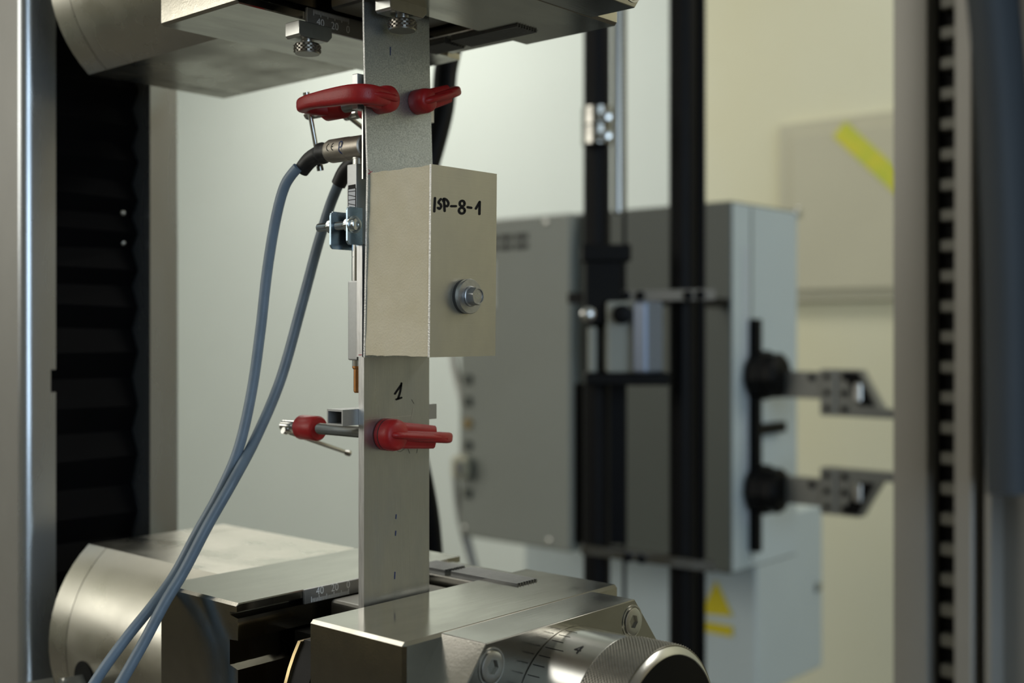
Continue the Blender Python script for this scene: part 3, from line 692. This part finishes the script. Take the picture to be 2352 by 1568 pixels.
wa = lathe('washer', (sx, 0, sz), 'y', [(.0042, .0046), (.0050, .0046)], ZINC_L, bk, seg=32)
hd = lathe('screw_head', (sx, 0, sz), (0, -1, 0), [(-.0043, .0033), (-.0030, .0034), (-.0022, .0031), (-.0018, .0024), (-.0017, .0015), (-.0024, .0013)], ZINC_L, bk, seg=32)
lathe('hex_nut', (sx, 0, sz), 'y', [(.0062, .0037), (.0066, .0040), (.0088, .0040), (.0092, .0037)], ZINC_L, bk, seg=36, rfun=hexr(.0070))
lathe('washer', (sx, 0, sz), 'y', [(.0192, .0042), (.0200, .0042)], ZINC_L, bk, seg=32)
lathe('hex_nut', (sx, 0, sz), 'y', [(.0200, .0037), (.0204, .0040), (.0226, .0040), (.0230, .0037)], ZINC_L, bk, seg=36, rfun=hexr(.0070))

# ------------------------------------------------------------------ black hose behind the strips
hp = [(1120, -160, .98), (1060, 20, .96), (1026, 150, .95), (1016, 250, .94), (985, 370, .93), (940, 520, .92), (908, 680, .92), (905, 800, .92), (925, 920, .93), (958, 1060, .94), (980, 1170, .95), (990, 1260, .96), (1000, 1400, .97), (1010, 1700, .98)]
tube('hydraulic_hose', smooth_path([pt(*c) for c in hp], 8), .0095, BLACK, seg=20, label='thick black hose bowing down behind the metal strips', cat='hose')

# ------------------------------------------------------------------ second machine: extensometer cabinet, stand and base cabinet
XA, YB = 1.152, 0.478
ec = thing('extensometer_cabinet', (1.25, 0.75, 0.976), 'tall enamelled extensometer cabinet with pale blue side and two grey feeler arms', 'measuring device')
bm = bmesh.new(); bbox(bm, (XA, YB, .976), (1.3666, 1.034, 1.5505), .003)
for fc in bm.faces: fc.normal_update(); fc.material_index = 1 if fc.normal.y < -.9 else 0  # body painted dark to stand for its shaded front; window side left pale
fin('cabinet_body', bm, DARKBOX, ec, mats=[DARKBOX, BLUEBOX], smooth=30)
cv = box('front_cover', (XA - .024, .775, .976), (XA - .0002, 1.034, 1.5495), GREYBOX, ec, bev=.003)
for i in range(3):
    for j in range(2):
        box('vent_slot', (XA - .0255, .868 + i * .036, 1.4935 + j * .0165), (XA - .0238, .897 + i * .036, 1.5035 + j * .0165), SEAM, cv)
box('white_label', (XA - .0255, .945, 1.392), (XA - .0238, .985, 1.475), CEILM, cv)
box('yellow_sticker', (XA - .0255, .962, 1.372), (XA - .0238, .985, 1.390), YELS, cv)
for k, zz in enumerate((1.262, 1.222, 1.182, 1.142, 1.100, 1.055)):
    box('connector_socket', (XA - .030, 1.000, zz - .009), (XA - .0238, 1.018, zz + .009), DARKBOX if k != 2 else BRONZE, cv, bev=.002)
for (yy, zz) in ((.828, 1.537), (.82, .990), (1.02, .990)):
    lathe('cover_screw', (XA - .024, yy, zz), (-1, 0, 0), [(0, .006), (.002, .0055), (.003, .003)], SATIN, cv, seg=16)
# seam, scale and rail on the pale side
box('side_seam', (1.2105, YB - .0012, .990), (1.2145, YB + .001, 1.545), GREYBOX, ec)
bm = bmesh.new()
for i in range(58): bbox(bm, (1.186, YB - .0012, 1.05 + i * .0075), (1.202, YB + .0005, 1.0535 + i * .0075))
fin('scale_strip', bm, LABEL, ec, smooth=0)
rail = box('arm_rail', (1.2045, YB - .016, 1.004), (1.2190, YB + .001, 1.3690), BLACK2, ec, bev=.001)
box('stop_bar', (1.219, YB - .014, 1.186), (1.302, YB - .002, 1.203), BLACK2, ec, bev=.001)
lathe('corner_knob', (1.372, YB + .004, 1.549), (0, -1, 0), [(-.004, .008), (.004, .010), (.007, .009), (.009, .003)], CHROME, ec, seg=24)  # chrome knob added to give the blurred glint at this corner
def feeler(zc, up):
    sg = 1 if up else -1
    h = lathe('arm_hub', (1.217, YB - .002, zc), (0, -1, 0), [(0, .030), (.008, .039), (.026, .039), (.028, .035), (.046, .035), (.052, .026)], BLACK2, ec, seg=10, smooth=0, label='black faceted hub')
    xa, xb = 1.224, 1.246
    zl = zc + (-.0138 if up else .0015); zz = zc + (-.024 if up else .006)
    box('lever', (xa, YB - .1120, zl - .0205), (xb, YB - .040, zl + .0205), ARM, h, bev=.001)
    box('joint_block', (xa - .002, YB - .1375, zz - .035), (xb + .002, YB - .1122, zz + .035), ARM, h, bev=.001)
    y = YB - .1385
    P = [(y, zz + sg * .035), (y, zz - sg * .035), (y - .20, zz - sg * .035), (y - .20, zz - sg * .022), (y - .068, zz - sg * .022), (y - .036, zz + sg * .035)]
    prism('feeler_nose', P, 'x', xa, xb, ARM, h, bev=.0008)
    P2 = [(y - .010, zz + sg * .032), (y - .034, zz + sg * .032), (y - .060, zz - sg * .018), (y - .036, zz - sg * .018)]
    prism('nose_recess', P2, 'x', xa - .0012, xa + .002, BLACK2, h)
    box('nose_roller', (xa - .004, y - .040, zz - .012), (xa + .004, y - .028, zz + .016), SATIN, h, bev=.002)
    for dy in (-.006, -.034):
        for dz in (-.024, 0, .024):
            lathe('joint_screw', (xa - .002, YB - .1175 + dy, zz + dz), (-1, 0, 0), [(0, .0050), (.0018, .0046), (.002, .002)], BLACK, h, seg=12)
    for dy in (-.046, -.098):
        lathe('lever_screw', (xa, YB + dy, zl + .012), (-1, 0, 0), [(0, .0060), (.0018, .0056), (.002, .002)], BLACK, h, seg=12)
feeler(1.281, True); feeler(1.102, False)
BRK = mat('bracket_bronze_grey', (.16, .14, .11), .45, .5)
# stand: two black columns, spindle, brackets
st = thing('instrument_stand', (0.82, 0.41, 0.0), 'black twin-column instrument stand with threaded spindle in front of the cabinet', 'stand')
def vcol(px0, px1, d, name, m, z0=0.04, z1=2.3):
    a = pt(px0, 760, d); b = pt(px1, 760, d); c = (a + b) / 2; w = (b - a).length / 2
    return c, w
c, w = vcol(1340, 1402, 1.5, 'c', BLACK)
lathe('stand_column', (c.x, c.y, 0), 'z', [(0.04, w), (2.3, w)], BLACK, st, seg=12, smooth=0)
C1 = c
c, w = vcol(1405, 1433, 1.52, 'c', BLACK)
lathe('threaded_spindle', (c.x, c.y, 0), 'z', thread_prof(1.502, 2.28, w, .0067, .0016), SATIN, st, seg=20, smooth=60)
cs, ws = vcol(1431, 1437, 1.54, 'c', BLACK); lathe('guide_rod', (cs.x, cs.y, 0), 'z', [(0.04, .0026), (2.28, .0026)], BLACK, st, seg=10)
c, w = vcol(1537, 1600, 1.5, 'c', BLACK); C2 = c
lathe('stand_column', (c.x, c.y, 0), 'z', [(0.04, w), (2.3, w)], BLACK, st, seg=12, smooth=0)
c, w = vcol(1596, 1622, 1.51, 'c', BLACK)
lathe('threaded_spindle', (c.x, c.y, 0), 'z', thread_prof(.05, 2.28, w, .0067, .0014), BLACK, st, seg=16, smooth=60)
box('stand_foot', (C1.x - .12, C2.y - .12, 0.0), (C2.x + .12, C1.y + .12, .041), BLACK, st, bev=.005)
box('stand_head', (C1.x - .06, C2.y - .06, 2.299), (C2.x + .06, C1.y + .06, 2.34), BLACK, st, bev=.005)
def across(name, px0, py0, px1, py1, d0, d1, hh, th, m):
    a, b = pt(px0, py0, d0), pt(px1, py1, d1)
    bm = bmesh.new(); btube(bm, [a, b], th, 4, rz=hh, up=(0, 0, 1)); return fin(name, bm, m, st, smooth=0)
across('cross_bracket', 1412, 680, 1640, 676, 1.46, 1.46, .0095, .012, BRK)
across('cross_bracket', 1335, 1258, 1640, 1300, 1.46, 1.46, .009, .012, STEEL_D)
for px, py in ((1437, 679), (1470, 679), (1580, 678), (1608, 677), (1442, 1279), (1473, 1283)):
    p = pt(px, py, 1.452); lathe('bracket_screw', p, (-FX, -FY, 0), [(0, .006), (.004, .006), (.005, .004)], BLACK, st, seg=14)
for py in (268, 312):
    p = pt(1371, py, 1.47); bb = bmesh.new(); blathe(bb, p, 'z', [(-.011, .019), (.011, .019)], 20); fin('column_clamp_ring', bb, STEEL_D, st)
    q = pt(1390, py, 1.452); lathe('clamp_ring_screw', q, (-FX, -FY, 0), [(0, .007), (.006, .007), (.007, .004)], CHROME, st, seg=16)
# carriage
def cbox(name, px0, py0, px1, py1, d, dd, m, par=st, bev=.002):
    a, b = pt(px0, py1, d), pt(px1, py0, d)
    bm = bmesh.new(); bbox(bm, (0, 0, 0), ((b - a).to_2d().length, dd, b.z - a.z), bev)
    M = Matrix.Translation(a) @ Matrix(((RX, FX, 0, 0), (RY, FY, 0, 0), (0, 0, 1, 0), (0, 0, 0, 1)))
    return fin(name, bm, m, par, M=M, smooth=30)
cbox('carriage_head', 1338, 560, 1450, 600, 1.44, .06, BLACK2)
cbox('carriage_body', 1345, 595, 1430, 745, 1.445, .05, BLACK2)
cbox('carriage_block', 1395, 692, 1462, 856, 1.43, .05, GREYBOX)
a = pt(1460, 692, 1.425)
bm = bmesh.new(); bbox(bm, (a.x - .008, a.y - .021, pt(1460, 856, 1.425).z), (a.x + .030, a.y, a.z), .003); fin('carriage_side', bm, mat('blue_anodised', (.15, .18, .24), .35, .5), st)
cbox('carriage_strip', 1352, 750, 1372, 856, 1.44, .02, GREYBOX)
cbox('carriage_base', 1345, 856, 1540, 885, 1.43, .06, BLACK2)
cbox('rear_plate', 1320, 880, 1440, 1250, 1.53, .012, BLACK)
lathe('carriage_button', pt(1350, 722, 1.435), (-FX, -FY, 0), [(0, .009), (.006, .009), (.009, .004)], CHROME, st, seg=20)
lathe('carriage_bolt', pt(1428, 722, 1.425), (-FX, -FY, 0), [(0, .012), (.006, .012), (.008, .006)], BLACK, st, seg=20)
# brackets to the cabinet
box('cabinet_arm', (.775, .482, 1.386), (XA - .0002, .500, 1.400), BLACK, st); box('cabinet_arm', (.775, .440, 1.386), (.80, .482, 1.400), BLACK, st)
# white base cabinet
a = pl(1738, 1300, 0, 1.45); xw0, yw0 = a.x, a.y
xw1 = pl(1890, 1300, 1, yw0).x
zt, zb = pl(1890, 1158, 1, yw0).z, pl(1890, 1530, 1, yw0).z
wc = thing('switch_cabinet', (1.6, .8, 0), 'white switch cabinet with yellow warning signs standing behind the extensometer', 'cabinet')
bm = bmesh.new(); bbox(bm, (xw0, yw0, zb), (xw1, yw0 + .55, zt), .004)
fin('cabinet_body', bm, BLUEBOX, wc)
box('cabinet_plinth', (xw0 + .08, yw0 + .10, 0), (xw1 - .02, yw0 + .5, zb + .001), DARKBOX, wc)
lathe('door_lock', (pl(1876, 1347, 1, yw0).x, yw0, pl(1876, 1347, 1, yw0).z), (0, -1, 0), [(0, .010), (.006, .009), (.007, .004)], GREYBOX, wc, seg=16)
P0 = lambda px, py: pl(px, py, 0, xw0 - .003)
bm = bmesh.new(); tri = [P0(1610, 1408), P0(1645, 1335), P0(1682, 1415)]
bprism(bm, [(p.y, p.z) for p in tri], 'x', xw0 - .004, xw0 - .001); fin('warning_triangle', bm, YELS, wc, smooth=0)
q0, q1 = P0(1612, 1425), P0(1682, 1462)
box('warning_plate', (xw0 - .004, q1.y, q1.z), (xw0 - .001, q0.y, q0.z), YELS, wc)
# ------------------------------------------------------------------ cables beside the cabinet
def cab(name, pts, r, m, label, grp=None):
    return tube(name, smooth_path([pt(*p) for p in pts], 8), r, m, seg=12, label=label, cat='cable', group=grp)
cab('white_cable', [(1020, 560, 2.21), (1030, 700, 2.21), (1042, 830, 2.21), (1060, 910, 2.21), (1070, 980, 2.21), (1062, 1040, 2.21), (1054, 1075, 2.21)], .007, WHT, 'white cable looping down beside the cabinet into the beige plug')
pg = thing('cable_plug', pt(1052, 1100, 2.21), 'beige rectangular cable plug beside the cabinet edge', 'plug')
cbox('plug_body', 1036, 1050, 1078, 1100, 2.10, .05, PANEL, pg, bev=.006)
cbox('plug_latch', 1044, 1060, 1062, 1090, 2.094, .008, COLF, pg, bev=.002)
cab('grey_cable', [(1046, 1095, 2.21), (1052, 1160, 2.21), (1062, 1215, 2.21), (1078, 1270, 2.21), (1094, 1330, 2.21), (1130, 1480, 2.21), (1170, 1700, 2.21)], .0065, LVB, 'dark grey cable hanging from the beige plug, left strand')
cab('grey_cable', [(1066, 1095, 2.245), (1070, 1160, 2.245), (1072, 1215, 2.245), (1084, 1270, 2.245), (1100, 1330, 2.245), (1142, 1480, 2.245), (1190, 1700, 2.245)], .005, LVB, 'thin pale grey cable hanging from the beige plug, right strand')
# ------------------------------------------------------------------ wall panel with yellow tape
ep = thing('electrical_panel', (XW, .75, 1.43), 'beige electrical panel door mounted on the cream wall', 'wall panel')
ya, yb = .52, 1.162
box('panel_frame', (XW - .03, ya, 1.432), (XW, yb, 1.934), PANEL, ep, bev=.004)
box('panel_door', (XW - .042, ya + .05, 1.462), (XW - .0301, yb - .045, 1.900), PANEL, ep, bev=.003)
b = bmesh.new(); A_ = pl(1928, 296, 0, XW - .0425); B_ = pl(2075, 430, 0, XW - .0425)
d = (B_ - A_).normalized(); n_ = Vector((0, -d.z, d.y)) * .026
b.faces.new([b.verts.new(p) for p in (A_ + n_, B_ + n_, B_ - n_, A_ - n_)])
r_ = bmesh.ops.extrude_face_region(b, geom=b.faces[:]); bmesh.ops.translate(b, vec=(-.002, 0, 0), verts=[v for v in r_['geom'] if isinstance(v, bmesh.types.BMVert)])
fin('yellow_tape', b, YEL, ep, smooth=0)
